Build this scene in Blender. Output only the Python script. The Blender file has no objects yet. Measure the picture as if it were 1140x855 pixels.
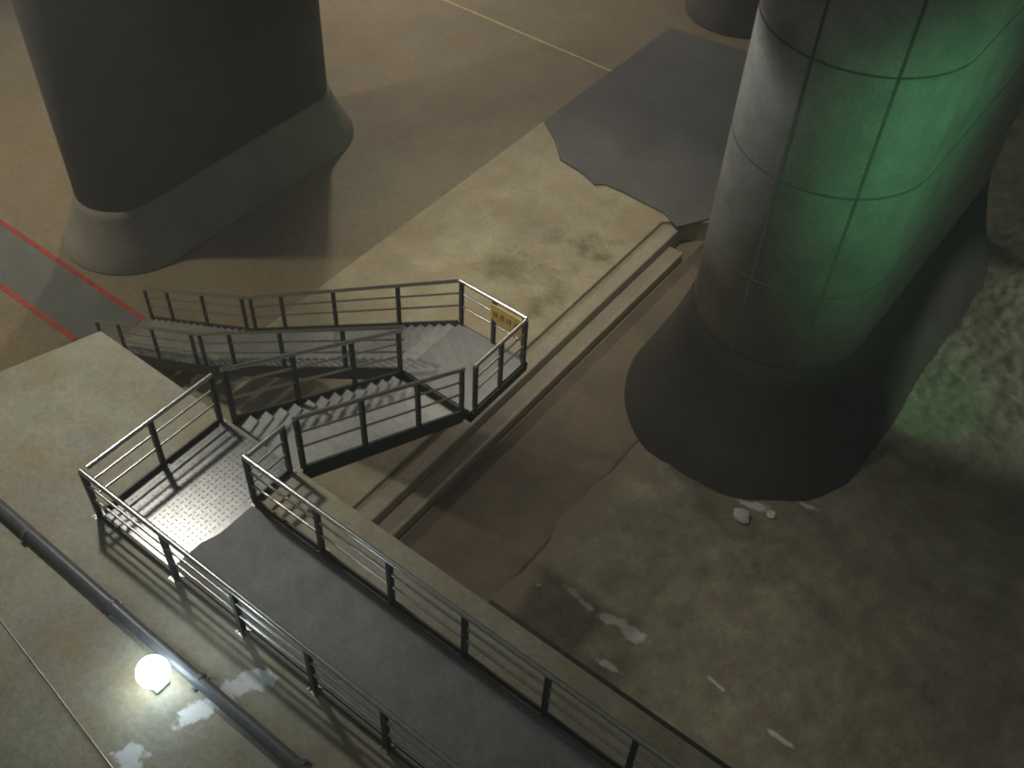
import bpy, bmesh, math, random
from mathutils import Vector, Matrix, noise
random.seed(7)
C = bpy.context.scene.collection
ZO = 9.75            # heights below are measured from the top of the ledge; the floor lies 9.75 m lower
FL = -9.75
MIST = .005
PF = -8.95           # top of the raised concrete platform
sc = bpy.context.scene

# ------------------------------------------------------------------ materials
def new_mat(name):
    m = bpy.data.materials.new(name); m.use_nodes = True
    nt = m.node_tree; b = nt.nodes['Principled BSDF']
    return m, nt, b
def N(nt, kind, **kw):
    n = nt.nodes.new(kind)
    for k, v in kw.items():
        if k in n.inputs.keys(): n.inputs[k].default_value = v
        else: setattr(n, k, v)
    return n
def ramp(nt, fac, stops):
    r = nt.nodes.new('ShaderNodeValToRGB')
    while len(r.color_ramp.elements) < len(stops): r.color_ramp.elements.new(0.5)
    for e, (p, c) in zip(r.color_ramp.elements, stops):
        e.position = p; e.color = (*c, 1) if len(c) == 3 else c
    nt.links.new(fac, r.inputs['Fac']); return r.outputs['Color']
def mixc(nt, fac, a, b):
    m = nt.nodes.new('ShaderNodeMix'); m.data_type = 'RGBA'
    if isinstance(fac, float): m.inputs[0].default_value = fac
    else: nt.links.new(fac, m.inputs[0])
    for s, v in ((6, a), (7, b)):
        if isinstance(v, tuple): m.inputs[s].default_value = (*v, 1)
        else: nt.links.new(v, m.inputs[s])
    return m.outputs[2]
def math_(nt, op, a, b=None, clamp=False):
    m = nt.nodes.new('ShaderNodeMath'); m.operation = op; m.use_clamp = clamp
    for s, v in ((0, a), (1, b)):
        if v is None: continue
        if isinstance(v, (int, float)): m.inputs[s].default_value = v
        else: nt.links.new(v, m.inputs[s])
    return m.outputs[0]
def geo_pos(nt):
    return nt.nodes.new('ShaderNodeNewGeometry').outputs['Position']
def noise_tex(nt, vec, scale, detail=6, rough=.6, dist=0.0):
    n = N(nt, 'ShaderNodeTexNoise', Scale=scale, Detail=detail, Roughness=rough, Distortion=dist)
    nt.links.new(vec, n.inputs['Vector']); return n.outputs['Fac']
def bump(nt, b, h, strength, dist):
    k = N(nt, 'ShaderNodeBump', Strength=strength, Distance=dist)
    nt.links.new(h, k.inputs['Height']); nt.links.new(k.outputs['Normal'], b.inputs['Normal'])
def spots(nt, pos, blobs, wob, scale, hard=5.0):
    """mask of ragged patches: blobs = (x, y, rx, ry, angle)"""
    nn = N(nt, 'ShaderNodeTexNoise', Scale=scale, Detail=8, Roughness=.68)
    nt.links.new(pos, nn.inputs['Vector'])
    out = None
    for (x, y, rx, ry, an) in blobs:
        mp = nt.nodes.new('ShaderNodeMapping'); mp.vector_type = 'TEXTURE'
        mp.inputs['Location'].default_value = (x, y, 0)
        mp.inputs['Rotation'].default_value = (0, 0, an)
        mp.inputs['Scale'].default_value = (rx, ry, 1e4)
        nt.links.new(pos, mp.inputs['Vector'])
        l = nt.nodes.new('ShaderNodeVectorMath'); l.operation = 'LENGTH'
        nt.links.new(mp.outputs[0], l.inputs[0])
        v = math_(nt, 'SUBTRACT', 1.0, l.outputs['Value'])
        v = math_(nt, 'ADD', v, math_(nt, 'MULTIPLY', math_(nt, 'SUBTRACT', nn.outputs['Fac'], .5), wob))
        out = v if out is None else math_(nt, 'MAXIMUM', out, v)
    return math_(nt, 'MULTIPLY', out, hard, True)

def concrete(name, dark, light, scale=.6, rough=.75, bmp=.25, patches=None, patch_col=(.6, .6, .56), wob=3.0, pscale=2.2, grain=14., tint=None, spec=.4, hard=5.0):
    m, nt, b = new_mat(name)
    p = geo_pos(nt)
    n1 = noise_tex(nt, p, scale, 8, .62, .4)
    n2 = noise_tex(nt, p, grain, 5, .7)
    n3 = noise_tex(nt, p, scale * 3.7, 6, .65)
    f = math_(nt, 'ADD', math_(nt, 'MULTIPLY', n1, .6), math_(nt, 'MULTIPLY', n3, .4))
    c = ramp(nt, f, [(.36, dark), (.64, light)])
    if tint:
        c = mixc(nt, ramp(nt, noise_tex(nt, p, scale * 1.9, 4, .6), [(.48, (0, 0, 0)), (.68, (.8, .8, .8))]), c, tint)
    g = ramp(nt, n2, [(.3, (.72, .72, .72)), (.7, (1.18, 1.18, 1.18))])
    mu = nt.nodes.new('ShaderNodeMix'); mu.data_type = 'RGBA'; mu.blend_type = 'MULTIPLY'; mu.inputs[0].default_value = .8
    nt.links.new(c, mu.inputs[6]); nt.links.new(g, mu.inputs[7]); c = mu.outputs[2]
    if patches:
        c = mixc(nt, spots(nt, p, patches, wob, pscale, hard), c, patch_col)
    nt.links.new(c, b.inputs['Base Color'])
    b.inputs['Roughness'].default_value = rough
    b.inputs['Specular IOR Level'].default_value = spec
    bump(nt, b, math_(nt, 'ADD', n2, n3), bmp, .03)
    return m
def plain(name, col, rough=.5, metal=0., var=.25, scale=9., bmp=.1):
    m, nt, b = new_mat(name)
    p = geo_pos(nt)
    n = noise_tex(nt, p, scale, 6, .65)
    c = ramp(nt, n, [(.3, tuple(x * (1 - var) for x in col)), (.7, tuple(min(1, x * (1 + var)) for x in col))])
    nt.links.new(c, b.inputs['Base Color'])
    b.inputs['Roughness'].default_value = rough; b.inputs['Metallic'].default_value = metal
    bump(nt, b, n, bmp, .01)
    return m
def emit(name, col, s):
    m, nt, b = new_mat(name)
    b.inputs['Base Color'].default_value = (*col, 1)
    b.inputs['Emission Color'].default_value = (*col, 1); b.inputs['Emission Strength'].default_value = s
    return m

M = {}
M['ledge'] = concrete('ledge_concrete', (.26, .245, .18), (.41, .39, .29), .55, .6, .3,
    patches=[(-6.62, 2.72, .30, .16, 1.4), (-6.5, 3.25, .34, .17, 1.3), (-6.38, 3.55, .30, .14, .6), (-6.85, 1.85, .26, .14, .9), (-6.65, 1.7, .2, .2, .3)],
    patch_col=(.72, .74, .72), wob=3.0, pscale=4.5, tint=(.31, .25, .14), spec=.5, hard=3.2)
M['floor'] = concrete('floor_screed', (.25, .205, .14), (.36, .30, .21), .22, .7, .2, grain=6., tint=(.34, .25, .15))
M['platform'] = concrete('platform_concrete', (.38, .335, .225), (.60, .54, .385), .38, .75, .35,
    patches=[(-13.4, 23.0, 1.5, .8, .2), (-14.6, 20.6, 1.2, .9, .4), (-12.9, 20.5, .5, 1.6, .0)],
    patch_col=(.22, .19, .11), wob=5.0, pscale=1.6, tint=(.45, .36, .21), hard=.8)
M['curb'] = concrete('curb_concrete', (.40, .34, .26), (.54, .47, .36), .6, .8, .3)
M['slab'] = concrete('slab_dark_grey', (.13, .13, .13), (.19, .19, .19), .4, .7, .2)
M['track'] = concrete('brown_dirt', (.17, .135, .09), (.25, .20, .14), .35, .85, .35, tint=(.15, .13, .09))
M['mud'] = concrete('muddy_ground', (.15, .14, .095), (.30, .28, .195), .8, .75, .8,
    patches=[(-6.55, 12.6, .3, .10, -.1), (-6.05, 12.5, .4, .10, -.2), (-5.3, 12.5, .6, .16, .2), (-4.7, 12.5, .45, .20, .0), (-4.7, 11.45, .4, .10, .1),
             (-4.2, 17.75, .45, .13, .3), (-3.1, 18.7, .3, .10, .3), (-2.5, 12.65, .3, .05, -.1), (-.6, 12.4, .4, .07, .0)],
    patch_col=(.52, .52, .48), wob=2.6, pscale=4.0, tint=(.20, .165, .11), grain=9., hard=2.6)
nt = M['mud'].node_tree; bb = nt.nodes['Principled BSDF']; old = bb.inputs['Base Color'].links[0].from_socket
gp = geo_pos(nt); sx = nt.nodes.new('ShaderNodeSeparateXYZ'); nt.links.new(gp, sx.inputs[0])
fx = math_(nt, 'ADD', math_(nt, 'ADD', sx.outputs[0], 7.75), math_(nt, 'MULTIPLY', math_(nt, 'SUBTRACT', noise_tex(nt, gp, .9, 6, .65), .5), 3.0))
nt.links.new(mixc(nt, math_(nt, 'MULTIPLY', fx, 1.1, True), (.21, .168, .115), old), bb.inputs['Base Color'])
M['pillar'] = concrete('pillar_concrete', (.27, .27, .25), (.40, .40, .38), .45, .7, .25, tint=(.24, .25, .22))
M['pillar_shaded'] = concrete('pillar_shaded_concrete', (.085, .082, .082), (.13, .124, .122), .45, .75, .25)  # backlit shade put into the colour: a darker copy of the pillar concrete
M['pillar_base'] = concrete('pillar_base_concrete', (.25, .24, .215), (.34, .33, .30), .5, .8, .3)
M['dark_base'] = concrete('dark_base_concrete', (.040, .037, .032), (.07, .065, .056), .5, .75, .3, grain=8.)  # much darker tone than the shaft, for one pillar's flared base
M['seam'] = plain('seam_stain', (.12, .125, .115), .9)
M['steel'] = plain('galvanised_steel', (.58, .58, .54), .31, 1.0, .15, bmp=.03)
M['post'] = plain('dark_steel', (.085, .085, .075), .55, .5, .25)
M['stringer'] = plain('stringer_steel', (.06, .065, .055), .6, .4, .3)
M['tread'] = concrete('tread_steel', (.29, .29, .265), (.41, .41, .375), 1.2, .5, .15, grain=25.)
M['deck'] = concrete('landing_steel', (.20, .20, .19), (.28, .28, .26), .8, .45, .15, grain=25.)
M['plate'] = plain('tread_plate_steel', (.24, .24, .23), .30, .6, .2)
M['mat'] = concrete('rubber_mat', (.18, .18, .178), (.28, .28, .277), 1.2, .62, .4, grain=30.)
M['conduit'] = plain('conduit_pvc', (.12, .125, .13), .4, .1, .2)
M['wire'] = plain('wire_steel', (.42, .42, .40), .35, .7)
M['path'] = concrete('path_grey', (.15, .16, .16), (.23, .24, .24), .5, .7, .15)
M['red'] = plain('red_paint', (.50, .055, .05), .6, 0, .35, 3.)
M['yellowline'] = plain('pale_yellow_paint', (.75, .62, .30), .6, 0, .2, 3.)
M['sign'] = plain('yellow_sign', (.85, .60, .17), .5, 0, .12, 5.)
M['mark'] = plain('brown_lettering', (.34, .17, .05), .6, 0, .1)
M['stone'] = plain('pale_stone', (.6, .58, .52), .8, 0, .2)
M['bulb'] = emit('lamp_glow', (.78, .92, 1.0), 12.)
M['lampbody'] = plain('lamp_body_grey', (.30, .31, .32), .4, .4)

# ------------------------------------------------------------------ mesh helpers
BASE = {}            # scene position of each object's own origin
def add_box(bm, lo, hi):
    x0, y0, z0 = lo; x1, y1, z1 = hi
    v = [bm.verts.new(p) for p in ((x0,y0,z0),(x1,y0,z0),(x1,y1,z0),(x0,y1,z0),(x0,y0,z1),(x1,y0,z1),(x1,y1,z1),(x0,y1,z1))]
    for f in ((3,2,1,0),(4,5,6,7),(0,1,5,4),(1,2,6,5),(2,3,7,6),(3,0,4,7)): bm.faces.new([v[i] for i in f])
def frame(a, b):
    d = (Vector(b) - Vector(a)).normalized()
    up = Vector((0, 0, 1)) if abs(d.z) < .95 else Vector((0, 1, 0))
    s = d.cross(up).normalized(); return d, s, s.cross(d).normalized()
def add_bar(bm, a, b, w, h):
    """rectangular bar, w sideways, h upwards"""
    a, b = Vector(a), Vector(b); d, s, u = frame(a, b)
    v = []
    for p in (a, b):
        for i, j in ((-1,-1),(1,-1),(1,1),(-1,1)): v.append(bm.verts.new(p + s*(i*w/2) + u*(j*h/2)))
    bm.faces.new(v[0:4][::-1]); bm.faces.new(v[4:8])
    for i in range(4):
        j = (i+1) % 4; bm.faces.new((v[i], v[j], v[4+j], v[4+i]))
def add_tube(bm, pts, r, n=12):
    pts = [Vector(p) for p in pts]; rings = []
    for i, p in enumerate(pts):
        d0 = (pts[i] - pts[i-1]).normalized() if i else (pts[1] - pts[0]).normalized()
        d1 = (pts[i+1] - pts[i]).normalized() if i < len(pts)-1 else d0
        d = (d0 + d1).normalized()
        up = Vector((0, 0, 1)) if abs(d.z) < .95 else Vector((0, 1, 0))
        s = d.cross(up).normalized(); u = s.cross(d)
        k = 1 / max(.5, d.dot(d0))
        rings.append([bm.verts.new(p + (s*math.cos(2*math.pi*t/n) + u*math.sin(2*math.pi*t/n)) * r * k) for t in range(n)])
    for A, B in zip(rings, rings[1:]):
        for t in range(n): bm.faces.new((A[t], A[(t+1) % n], B[(t+1) % n], B[t]))
    for r_ in (rings[0][::-1], rings[-1]): bm.faces.new([bm.verts.new(v.co) for v in r_])      # caps keep their own corners
def add_prism(bm, poly, z0, z1):
    lo = [bm.verts.new((x, y, z0)) for x, y in poly]; hi = [bm.verts.new((x, y, z1)) for x, y in poly]
    bm.faces.new(lo[::-1]); bm.faces.new(hi); n = len(poly)
    for i in range(n): bm.faces.new((lo[i], lo[(i+1) % n], hi[(i+1) % n], hi[i]))
def add_loft(bm, rings, cap=True):
    R = [[bm.verts.new(p) for p in r] for r in rings]; n = len(R[0])
    for A, B in zip(R, R[1:]):
        for t in range(n): bm.faces.new((A[t], A[(t+1) % n], B[(t+1) % n], B[t]))
    if cap: bm.faces.new(R[0][::-1]); bm.faces.new(R[-1])
def obj(name, bm, mat, parent=None, smooth=False, bev=0):
    bmesh.ops.recalc_face_normals(bm, faces=bm.faces)
    me = bpy.data.meshes.new(name); bm.to_mesh(me); bm.free()
    me.materials.append(mat)
    o = bpy.data.objects.new(name, me); C.objects.link(o)
    if smooth:
        for p in me.polygons: p.use_smooth = True
    if bev:
        md = o.modifiers.new('bevel', 'BEVEL'); md.width = bev; md.segments = 2; md.limit_method = 'ANGLE'
    BASE[o.name] = Vector((0, 0, 0))
    if parent: o.parent = parent; o.location = -BASE[parent.name]
    return o
def empty(name, base, parent=None):
    """an Empty at the base of a thing (or part); children keep scene coordinates"""
    o = bpy.data.objects.new(name, None); C.objects.link(o); o.empty_display_size = .2
    BASE[o.name] = Vector(base)
    if parent:
        o.parent = parent; o.location = Vector(base) - BASE[parent.name]
    else: o.location = Vector(base)
    return o
def tag(o, label, cat=None, group=None, kind=None):
    o['label'] = label
    if cat: o['category'] = cat
    if group: o['group'] = group
    if kind: o['kind'] = kind
    return o
def B(): return bmesh.new()

# ------------------------------------------------------------------ the setting
bm = B(); add_box(bm, (-60, -12, FL-.4), (22, 60, FL))
tag(obj('floor', bm, M['floor']), 'wide brown concrete floor of the underground hall', 'floor', kind='structure')

# high ledge with the walkway: a solid concrete mass
bm = B(); add_prism(bm, [(-13.28,6.45),(-13.85,4.55),(-15.2,.5),(-16,-8),(9,-8),(9,6.45)], FL, 0)
tag(obj('concrete_ledge', bm, M['ledge'], bev=.03), 'high olive grey concrete ledge carrying the railed walkway', 'ledge', kind='structure')

# raised platform below, with stepped curbs on its right side
bm = B(); add_prism(bm, [(-18.55,6.5),(-12.15,6.5),(-12.15,25.6),(-10.9,26.6),(-10.9,37.5),(-18.55,36.4)], FL, PF)
tag(obj('concrete_platform', bm, M['platform'], bev=.03), 'broad sunken pale sandy concrete platform beyond the stair landing', 'platform', kind='structure')
bm = B(); add_box(bm, (-12.15, 6.5, FL), (-11.55, 26.6, PF-.12))
tag(obj('trim_1', bm, M['curb'], bev=.04), 'pinkish grey concrete curb along the right side of the platform', 'curb', kind='structure')
bm = B(); add_box(bm, (-11.55, 6.5, FL), (-11.0, 25.2, PF-.45))
tag(obj('trim_2', bm, M['curb'], bev=.05), 'lower stepped concrete curb beside the brown dirt track', 'curb', kind='structure')

bm = B(); add_box(bm, (-4.7, 6.455, -.34), (8.5, 6.56, -.10))  # dark line beside the ledge edge, drawn as a thin box
tag(obj('trim_3', bm, M['stringer']), 'thin dark strip along the mud side of the ledge', 'edging', kind='structure')

# thin raised slab in darker grey over the far end of the platform
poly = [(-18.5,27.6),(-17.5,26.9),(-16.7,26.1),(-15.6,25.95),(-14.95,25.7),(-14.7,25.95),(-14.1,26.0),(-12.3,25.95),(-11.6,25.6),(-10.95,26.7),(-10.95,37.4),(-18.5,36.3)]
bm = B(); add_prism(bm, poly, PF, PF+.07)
tag(obj('dark_slab', bm, M['slab'], bev=.02), 'dark grey slab with ragged front edge at the far end of the platform', 'slab', kind='structure')

# brown dirt track between platform and mud
def height_sheet(name, x0, x1, y0, y1, nx, ny, fn, mat):
    bm = B(); g = []
    for i in range(nx+1):
        row = []
        for j in range(ny+1):
            x = x0 + (x1-x0)*i/nx; y = y0 + (y1-y0)*j/ny
            row.append(bm.verts.new((x, y, fn(x, y))))
        g.append(row)
    for i in range(nx):
        for j in range(ny): bm.faces.new((g[i][j], g[i+1][j], g[i+1][j+1], g[i][j+1]))
    # skirt down into the floor
    border = [g[i][0] for i in range(nx+1)] + [g[nx][j] for j in range(1, ny+1)] + [g[i][ny] for i in range(nx-1, -1, -1)] + [g[0][j] for j in range(ny-1, 0, -1)]
    low = [bm.verts.new((v.co.x, v.co.y, FL-.1)) for v in border]
    n = len(border)
    for i in range(n): bm.faces.new((border[i], border[(i+1) % n], low[(i+1) % n], low[i]))
    bm.faces.new(low)
    return obj(name, bm, mat, smooth=True)
def track_h(x, y):
    return FL + .03 + .025*noise.noise(Vector((x*.9, y*.5, 3)))
tag(height_sheet('dirt_track', -10.9, -7.9, 6.5, 44, 24, 150, track_h, M['track']), 'flat brown dirt track between the platform curb and the muddy ground', 'track', kind='structure')
def sstep(a, b, t):
    t = max(0, min(1, (t-a)/(b-a))); return t*t*(3-2*t)
def mud_h(x, y):
    edge = sstep(-8.4, -6.6, x + .18*noise.noise(Vector((y*.6, 1.3, 8))))
    h = .10 + .16*noise.noise(Vector((x*.45, y*.45, 1))) + .07*noise.noise(Vector((x*1.3, y*1.3, 4))) + .03*noise.noise(Vector((x*3.5, y*3.5, 9)))
    rocky = sstep(22.5, 25, y) * sstep(-5, -2.5, x)
    h += rocky*(.22 + (.20*abs(noise.noise(Vector((x*1.6, y*2.4, 2))))) + .13*noise.noise(Vector((x*5, y*6, 5))))
    h += .10*sstep(7.8, 6.6, y)*0
    return FL + .0 + edge*max(.02, .12 + h)
tag(height_sheet('muddy_ground', -8.4, 12, 6.5, 40, 200, 300, mud_h, M['mud']), 'rough olive brown muddy ground around the green lit pillar', 'ground', kind='structure')

# ------------------------------------------------------------------ pillars
def stadium(xc, ya, yb, r, off=0., notch=(), depth=.035, k=40):
    """outline of a round-ended pillar, long axis along Y"""
    R = r + off; pts = []
    for i in range(k+1):
        a = math.pi + math.pi*i/k; pts.append((xc + R*math.cos(a), ya + R*math.sin(a)))
    for i in range(1, 8): pts.append((xc + R, ya + (yb-ya)*i/8))
    for i in range(k+1):
        a = math.pi*i/k; pts.append((xc + R*math.cos(a), yb + R*math.sin(a)))
    for i in range(1, 8): pts.append((xc - R, yb + (ya-yb)*i/8))
    return pts
def pillar(label, xc, ya, yb, r, flare, fh, top, rings, seams, z0=FL, base_mat=None, shaft_mat=None):
    t = empty('hall_pillar', (xc, (ya+yb)/2, z0)); tag(t, label, 'pillar', 'round-ended hall pillars')
    bm = B(); add_loft(bm, [[(x, y, z) for x, y in stadium(xc, ya, yb, r)] for z in (z0+fh-.02, (z0+fh+top)/2, top)])
    sh = obj('shaft', bm, shaft_mat or M['pillar'], t)
    for p in sh.data.polygons: p.use_smooth = abs(p.normal.z) < .2
    # level formwork joints, thin dark bands round the shaft
    for z in rings:
        bm = B(); add_loft(bm, [[(x, y, z+d) for x, y in stadium(xc, ya, yb, r, .005)] for d in (-.025, .025)])
        so = obj('formwork_joint', bm, M['seam'], t)
        for p in so.data.polygons: p.use_smooth = abs(p.normal.z) < .2
    # vertical formwork seams, thin strips let into the face
    for an in seams:
        a = math.radians(an); bm = B(); w = .035
        def q(aa, o, z): return (xc + (r+o)*math.cos(aa), ya + (r+o)*math.sin(aa), z)
        da = w/r
        add_loft(bm, [[q(a-da, -.02, z), q(a+da, -.02, z), q(a+da, .006, z), q(a-da, .006, z)] for z in (z0+fh, (z0+fh+top)/2, top)])
        obj('formwork_seam', bm, M['seam'], t)
    # battered base
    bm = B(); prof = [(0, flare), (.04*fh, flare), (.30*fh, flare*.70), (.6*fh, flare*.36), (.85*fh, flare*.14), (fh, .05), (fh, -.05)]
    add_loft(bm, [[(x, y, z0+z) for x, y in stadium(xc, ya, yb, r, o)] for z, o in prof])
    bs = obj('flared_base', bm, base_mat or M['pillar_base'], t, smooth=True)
    return t
pillar('dark backlit round-ended pillar at the upper left beside the red-lined path', -25.75, 14.7, 22.0, 1.4, .8, 1.9, 13, [1.2], [], shaft_mat=M['pillar_shaded'])
pillar('broad round-ended pillar washed in green light above the muddy ground', -6.15, 21.0, 29.7, 2.3, 1.35, 4.0, 16, [-3.3, -.42, 2.5, 5.4], [265, 308], base_mat=M['dark_base'])
pillar('dim far pillar cut off by the top edge behind the dark slab', -17.7, 40.9, 48, 1.5, .8, 1.9, 12, [], [], shaft_mat=M['pillar_shaded'], base_mat=M['pillar_shaded'])

# ------------------------------------------------------------------ railings
HR, MR, PW = .040, .022, .075
def rail_parts(t, line, h, posts, plate=True, kick=True, hm=None, pm=None, double=()):
    """posts, handrail, two mid rails and kick plate along a polyline whose points stand on the deck"""
    hm = hm or M['steel']; pm = pm or M['post']
    up = Vector((0, 0, 1)); line = [Vector(p) for p in line]
    bm = B(); add_tube(bm, [p + up*h for p in line], HR); obj('handrail', bm, hm, t, smooth=True)
    for f in (.72, .43):
        bm = B(); add_tube(bm, [p + up*h*f for p in line], MR); obj('mid_rail', bm, hm, t, smooth=True)
    if kick:
        bm = B()
        for a, b in zip(line, line[1:]): add_bar(bm, a + up*.06, b + up*.06, .03, .11)
        obj('kick_plate', bm, M['post'], t)
    for p in posts:
        p = Vector(p); bm = B()
        add_box(bm, (p.x-PW/2, p.y-PW/2, p.z), (p.x+PW/2, p.y+PW/2, p.z+h-.02)); po = obj('post', bm, pm, t)
        if plate and not t.parent:
            bm = B(); add_box(bm, (p.x-.08, p.y-.08, p.z), (p.x+.08, p.y+.08, p.z+.012))
            for i in (-.055, .055):
                for j in (-.055, .055): add_tube(bm, [(p.x+i, p.y+j, p.z+.012), (p.x+i, p.y+j, p.z+.035)], .014, 6)
            fp = obj('foot_plate', bm, M['wire'], po)
def guard(label, line, posts, h=1.1, **k):
    t = empty('guard_rail', line[0]); tag(t, label, 'railing', 'walkway guard rails')
    rail_parts(t, line, h, posts, **k); return t
YL, YR, XS = 3.95, 5.58, -10.12
guard('long steel guard rail on the lamp side of the walkway', [(XS-.03, YL, 0), (-1.2, YL, 0)], [(x, YL, 0) for x in (XS, -8.42, -7.04, -5.66, -4.36, -3.0, -1.66)])
guard('short steel guard rail across the far left end of the walkway', [(XS, YL+.09, 0), (XS, 6.38, 0)], [(XS, 5.17, 0), (XS, 6.34, 0)])
guard('long steel guard rail on the mud side of the walkway', [(-8.55, YR, 0), (-.3, YR, 0)], [(x, YR, 0) for x in (-8.52, -7.1, -5.73, -4.4, -3.04, -1.72, -.4)])
guard('stub of steel guard rail between walkway and top of the stairs', [(-8.52, YR+.06, 0), (-8.52, 6.36, 0)], [(-8.52, 6.32, 0)])

# ------------------------------------------------------------------ walkway surfaces
t = empty('tread_plate', (-9.3, 5.2, 0)); tag(t, 'grey metal tread plate with raised studs at the head of the stairs', 'floor plate')
bm = B(); add_box(bm, (XS+.06, YL+.06, 0), (-8.50, 6.42, .010)); obj('base_plate', bm, M['plate'], t)
bm = B(); nx, ny = 16, 27; x0, y0 = XS+.08, YL+.09
dx, dy = (-8.60-x0)/nx, (6.40-y0)/ny
g = [[bm.verts.new((x0+i*dx, y0+j*dy, .0115)) for j in range(ny+1)] for i in range(nx+1)]
for i in range(nx):
    for j in range(ny):
        cx, cy = x0+(i+.5)*dx, y0+(j+.5)*dy
        lx, ly = (.036, .012) if (i+j) % 2 else (.012, .036)
        D = [bm.verts.new((cx+a*lx, cy+b*ly, .0115)) for a, b in ((0,-1),(1,0),(0,1),(-1,0))]
        T = [bm.verts.new((cx+a*lx*.5, cy+b*ly*.5, .020)) for a, b in ((0,-1),(1,0),(0,1),(-1,0))]
        K = [g[i][j], g[i+1][j], g[i+1][j+1], g[i][j+1]]
        for k in range(4):
            bm.faces.new((K[k], K[(k+1)%4], D[k])); bm.faces.new((K[(k+1)%4], D[(k+1)%4], D[k]))
            bm.faces.new((D[k], D[(k+1)%4], T[(k+1)%4], T[k]))
        bm.faces.new(T)
obj('raised_studs', bm, M['plate'], t)
bm = B(); add_prism(bm, [(-8.58, 4.03), (-8.58, 4.55), (-8.50, 4.8), (-8.44, 5.5), (-.4, 5.5), (-.4, 4.03)], .0215, .04)
tag(obj('rubber_mat', bm, M['mat'], bev=.008), 'long dark grey rubber mat covering the walkway between its rails', 'mat')

# ------------------------------------------------------------------ stairs
def flight(label, p0, p1, width, n, h, posts, along):
    """open-riser steel flight from p0 (top) to p1 (bottom); p0/p1 lie on one side, width is added across"""
    t = empty('stair_flight', p0); tag(t, label, 'stairs', 'steel stair flights')
    p0, p1 = Vector(p0), Vector(p1); d = p1 - p0
    w = Vector((width, 0, 0)) if along == 'y' else Vector((0, width, 0))
    run = Vector((d.x, d.y, 0)) / n; drop = d.z / n
    for i in range(n-1):
        a = p0 + run*i + Vector((0, 0, drop*(i+1)))
        b = a + run*1.06 + w
        bm = B(); lo = [min(a[k], b[k]) for k in range(3)]; hi = [max(a[k], b[k]) for k in range(3)]
        add_box(bm, (lo[0], lo[1], a.z-.045), (hi[0], hi[1], a.z))
        e = a + run                                             # folded front lip
        if along == 'y': add_box(bm, (lo[0], e.y-.0, a.z-.09), (hi[0], e.y+.022, a.z+.004))
        else: add_box(bm, (e.x-.022, lo[1], a.z-.09), (e.x, hi[1], a.z+.004))
        obj('tread', bm, M['tread'], t)
    for k in (0, 1):
        bm = B(); o = w*k + (w.normalized()*(.02 if k else -.02))
        add_bar(bm, p0 + o + Vector((0,0,-.11)), p1 + o + Vector((0,0,-.11)), .05, .30)
        obj('stringer', bm, M['stringer'], t)
    for k in (0, 1):
        rl = empty('railing', p0 + w*k, t)
        rail_parts(rl, [p0 + w*k, p1 + w*k], h, [p0 + w*k + d*f for f in posts], kick=False)
    return t
ZL = -2.3
flight('upper steel stair flight from walkway down to the square landing', (-10.02, 6.5, -.02), (-10.02, 10.56, ZL), 1.57, 13, 1.2, (.01, .345, .68, .985), 'y')
ZK = -7.12; XK = -17.2
flight('long middle steel stair flight descending left from the square landing', (-10.05, 10.66, ZL), (XK, 10.66, ZK), 1.72, 27, 1.2, (.24, .53, .80, .975), 'x')
flight('lowest steel stair flight ending at the red-lined path', (XK-.05, 10.66, ZK-.02), (-22.1, 10.66, FL+.02), 1.72, 15, 1.2, (.03, .40, .75, .985), 'x')

t = empty('stair_landing', (-9.2, 11.5, ZL)); tag(t, 'square grey steel stair landing with railed outer corner', 'landing')
bm = B(); add_box(bm, (-10.04, 10.64, ZL-.06), (-8.34, 12.42, ZL)); obj('deck', bm, M['deck'], t)
bm = B()
for lo, hi in (((-10.06,10.60,ZL-.28),(-8.3,10.66,ZL-.05)),((-10.06,12.38,ZL-.28),(-8.3,12.44,ZL-.05)),((-10.08,10.6,ZL-.28),(-10.02,12.44,ZL-.05)),((-8.36,10.6,ZL-.28),(-8.3,12.44,ZL-.05))): add_box(bm, lo, hi)
obj('edge_frame', bm, M['stringer'], t)
r1 = empty('railing', (-10.05, 12.39, ZL), t)
rail_parts(r1, [(-10.05, 12.39, ZL), (-8.36, 12.39, ZL)], 1.2, [(-10.0, 12.39, ZL), (-9.16, 12.39, ZL), (-8.4, 12.39, ZL)], kick=False)
r2 = empty('railing', (-8.33, 10.74, ZL), t)
rail_parts(r2, [(-8.33, 10.74, ZL), (-8.33, 12.33, ZL)], 1.2, [(-8.33, 10.76, ZL), (-8.33, 11.55, ZL), (-8.33, 12.32, ZL)], kick=False)

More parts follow.
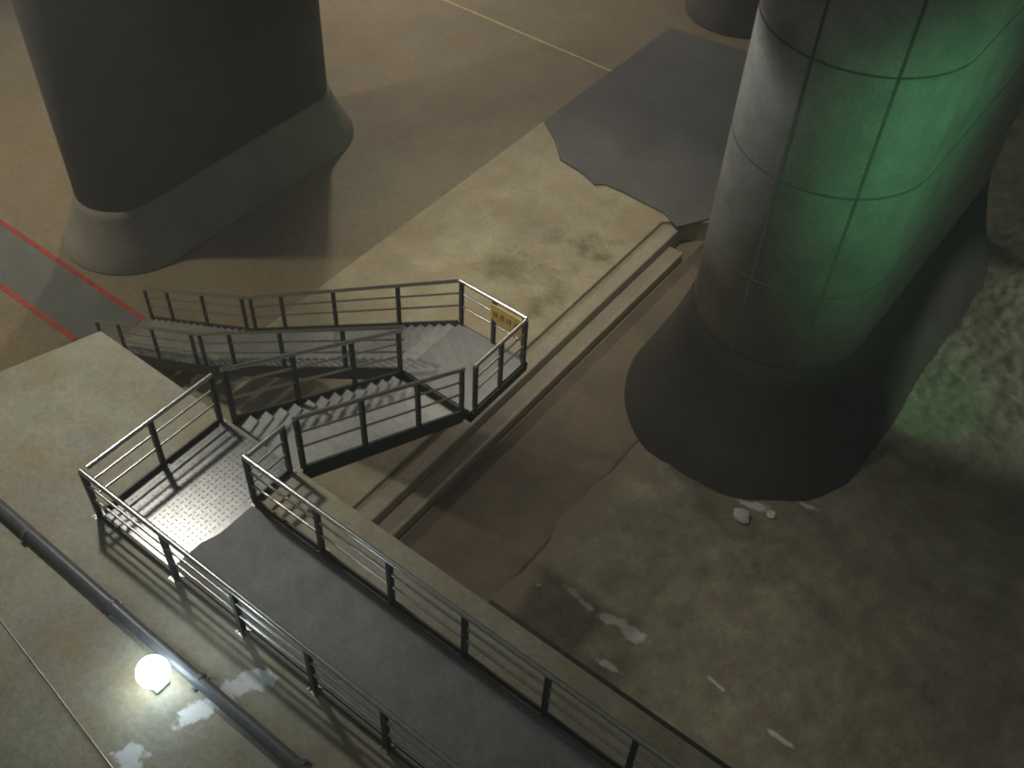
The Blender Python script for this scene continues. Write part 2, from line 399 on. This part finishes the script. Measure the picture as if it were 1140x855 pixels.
# yellow notice hung on the landing rail
t = empty('warning_sign', (-8.8, 12.33, ZL+.6)); tag(t, 'yellow notice board with brown lettering hung on the landing rail', 'sign')
bm = B(); x0, x1, z0, z1, yy = -9.2, -8.42, ZL+.62, ZL+1.13, 12.325
pol = [(x0, z1), (x1, z1), (x1, z0), (x0+.22, z0), (x0, z0+.16)]
f = [bm.verts.new((x, yy, z)) for x, z in pol]; g = [bm.verts.new((x, yy+.014, z)) for x, z in pol]
bm.faces.new(f); bm.faces.new(g[::-1])
for i in range(5): bm.faces.new((f[i], f[(i+1)%5], g[(i+1)%5], g[i]))
obj('panel', bm, M['sign'], t)
bm = B()
def stroke(ax, az, bx, bz): add_bar(bm, (ax, yy-.002, az), (bx, yy-.002, bz), .006, .022)
for k in range(4):
    cx = x0 + .12 + k*.17; cz = z1 - .21
    stroke(cx-.05, cz+.05, cx+.06, cz+.05); stroke(cx-.06, cz-.06, cx+.06, cz-.06)
    stroke(cx-.05, cz, cx+.05, cz-.005)
    if k % 2: stroke(cx+.01, cz+.07, cx-.01, cz-.06)
    else: stroke(cx-.04, cz+.06, cx-.05, cz-.05); stroke(cx+.045, cz+.05, cx+.03, cz-.06)
obj('lettering', bm, M['mark'], t)

# ------------------------------------------------------------------ things on the ledge
t = empty('cable_conduit', (-8, 3.05, 0)); tag(t, 'dark grey cable conduit running along the ledge past the lamp', 'pipe')
bm = B(); add_tube(bm, [(-14.3, 3.10, .1), (-11.4, 3.10, .1), (-8, 3.05, .1), (-3.2, 3.03, .1)], .095, 16); obj('pipe', bm, M['conduit'], t, smooth=True)
for x in (-12.6, -10.6, -8.7, -6.9, -5.0):
    bm = B(); add_tube(bm, [(x-.03, 3.06, .1), (x+.03, 3.06, .1)], .103, 16); add_box(bm, (x-.03, 2.92, 0), (x+.03, 3.2, .02)); obj('clamp', bm, M['conduit'], t)
t = empty('work_lamp', (-7.33, 2.70, 0)); tag(t, 'small glaring white work lamp lying beside the conduit on the ledge', 'lamp')
LX, LY = -7.33, 2.70
bm = B(); add_box(bm, (LX-.11, LY-.11, 0), (LX+.11, LY+.11, .05)); obj('base', bm, M['lampbody'], t, bev=.01)
bm = B(); add_tube(bm, [(LX, LY, .05), (LX, LY, .15)], .05, 14); obj('socket', bm, M['lampbody'], t, smooth=True)
bm = B(); bmesh.ops.create_uvsphere(bm, u_segments=24, v_segments=14, radius=.22, matrix=Matrix.Translation((LX, LY, .36))); obj('bulb', bm, M['bulb'], t, smooth=True)
bm = B(); add_tube(bm, [(-11.6, 2.2, .015), (-9.78, 1.98, .015), (-8.4, 1.80, .015), (-7.1, 1.62, .015), (-5.5, 1.40, .015)], .010, 8)
tag(obj('steel_wire', bm, M['wire'], smooth=True), 'thin pale steel wire lying on the ledge below the lamp', 'wire')

# ------------------------------------------------------------------ floor markings
bm = B(); add_box(bm, (-42, 10.5, FL), (-22.25, 12.15, FL+.015))
tag(obj('grey_path', bm, M['path']), 'grey painted path leading to the foot of the stairs', 'path', kind='structure')
for (y, x1, lab) in ((10.38, -23.1, 'red stripe on the ledge side of the grey path'), (12.22, -22.3, 'red stripe on the pillar side of the grey path')):
    bm = B(); add_box(bm, (-42, y-.075, FL), (x1, y+.075, FL+.02)); tag(obj('red_stripe', bm, M['red']), lab, 'floor stripe', 'red path stripes')
bm = B(); add_bar(bm, (-36, 33.0, FL+.012), (-18.6, 33.2, FL+.012), .09, .02)
tag(obj('yellow_line', bm, M['yellowline']), 'thin pale yellow line across the brown floor to the dark slab', 'floor stripe')

# ------------------------------------------------------------------ loose pale stones
def stone(x, y, z, r, label):
    bm = B(); bmesh.ops.create_icosphere(bm, subdivisions=2, radius=r)
    k = random.uniform(0, 50)
    for v in bm.verts:
        v.co *= 1 + .45*noise.noise(v.co.normalized()*1.7 + Vector((k, 0, 0))); v.co.z *= .55
        v.co += Vector((x, y, z + r*.25))
    tag(obj('pale_stone', bm, M['stone']), label, 'stone', 'loose pale stones')
stone(-9.2, 20.75, FL+.05, .07, 'tiny pale stone on the dirt track left of the green pillar base')
stone(-4.35, 17.2, mud_h(-4.35, 17.2), .22, 'largest pale stone lying on the mud in front of the green pillar')
stone(-3.75, 17.75, mud_h(-3.75, 17.75), .13, 'small pale stone right of the largest one before the green pillar')
stone(-7.3, 12.2, mud_h(-7.3, 12.2), .06, 'tiny pale stone on the mud near the dirt track')

# ------------------------------------------------------------------ lights
def spot(name, loc, aim, power, col, angle, blend=.6, size=.3):
    l = bpy.data.lights.new(name, 'SPOT'); l.energy = power; l.color = col
    l.spot_size = math.radians(angle); l.spot_blend = blend; l.shadow_soft_size = size
    o = bpy.data.objects.new(name, l); C.objects.link(o); o.location = loc
    o.rotation_euler = (Vector(aim) - Vector(loc)).to_track_quat('-Z', 'Y').to_euler()
    return o
def point(name, loc, power, col, size):
    l = bpy.data.lights.new(name, 'POINT'); l.energy = power; l.color = col; l.shadow_soft_size = size
    o = bpy.data.objects.new(name, l); C.objects.link(o); o.location = loc; return o
spot('ledge_floodlight', (-14, 6.6, 9), (-11.5, 6.6, 0), 1750, (1, .97, .88), 100, .9, .3)
spot('platform_floodlight', (-13.5, 21, 13), (-14.2, 22.5, PF), 5400, (1, .92, .75), 45, .9, .4)
spot('hall_floodlight', (-38, 37, 9), (-24, 26, FL), 9500, (1, .89, .72), 110, .9, .6)
spot('path_floodlight', (-35, 5, 6), (-29, 14, FL), 5200, (1, .90, .62), 90, .9, .5)
spot('mud_floodlight', (-12, 12, 7), (-2.6, 13.2, FL), 1850, (1, .94, .80), 54, 1., .3)
spot('green_floodlight', (7, 14.5, 4), (-4.2, 20.8, -.6), 2700, (.24, 1, .40), 46, 1., .5)
spot('pillar_floodlight', (-17, 17, 3), (-8.2, 20.4, -.5), 1500, (.97, 1, .97), 38, .35, .3)
spot('rock_floodlight', (11, 31, 2), (.3, 27.6, FL), 3600, (.92, 1, .86), 34, .5, .3)
spot('rock_green_floodlight', (3, 14, 6), (-2.5, 25.0, FL), 2200, (.20, 1, .42), 12, .4, .1)
point('work_lamp_light', (LX, LY, .78), 9, (.62, .84, 1), .12)

# thin mist hanging in the whole hall
m = bpy.data.materials.new('mist'); m.use_nodes = True; nt = m.node_tree; nt.nodes.clear()
vs = N(nt, 'ShaderNodeVolumeScatter', Density=MIST, Anisotropy=.2); vs.inputs['Color'].default_value = (.95, .97, 1, 1)
oo = nt.nodes.new('ShaderNodeOutputMaterial'); nt.links.new(vs.outputs[0], oo.inputs['Volume'])
bm = B(); add_box(bm, (-58, -11, FL-.05), (21, 58, 15)); tag(obj('hall_mist', bm, m), 'thin mist hanging in the whole hall', 'mist', kind='stuff')

w = bpy.data.worlds.new('World'); sc.world = w; w.use_nodes = True
w.node_tree.nodes['Background'].inputs[0].default_value = (.95, 1, .95, 1)
w.node_tree.nodes['Background'].inputs[1].default_value = .06

# ------------------------------------------------------------------ everything up so that the floor is z = 0
for o in list(sc.objects):
    if o.parent is None: o.location.z += ZO

# ------------------------------------------------------------------ camera
th, roll, yaw = .8358, .0612, -.6077
F = Vector((math.sin(yaw)*math.cos(th), math.cos(yaw)*math.cos(th), -math.sin(th)))
r = Vector((math.cos(yaw), -math.sin(yaw), 0)); u = r.cross(F)
r2 = r*math.cos(roll) + u*math.sin(roll); u2 = -r*math.sin(roll) + u*math.cos(roll)
cam = bpy.data.cameras.new('camera'); cam.sensor_width = 36; cam.lens = 1190/1140*36; cam.clip_end = 300
cam.dof.use_dof = True; cam.dof.focus_distance = 6.0; cam.dof.aperture_fstop = 3.6      # the hand-held photograph is slightly soft everywhere
co = bpy.data.objects.new('camera', cam); C.objects.link(co)
co.matrix_world = Matrix(((r2.x, u2.x, -F.x, 0), (r2.y, u2.y, -F.y, 0), (r2.z, u2.z, -F.z, 13.5 + ZO), (0, 0, 0, 1)))
sc.camera = co
sc.view_settings.view_transform = 'Standard'; sc.view_settings.look = 'None'
sc.view_settings.exposure = .2; sc.view_settings.gamma = 1; sc.view_settings.use_curve_mapping = False
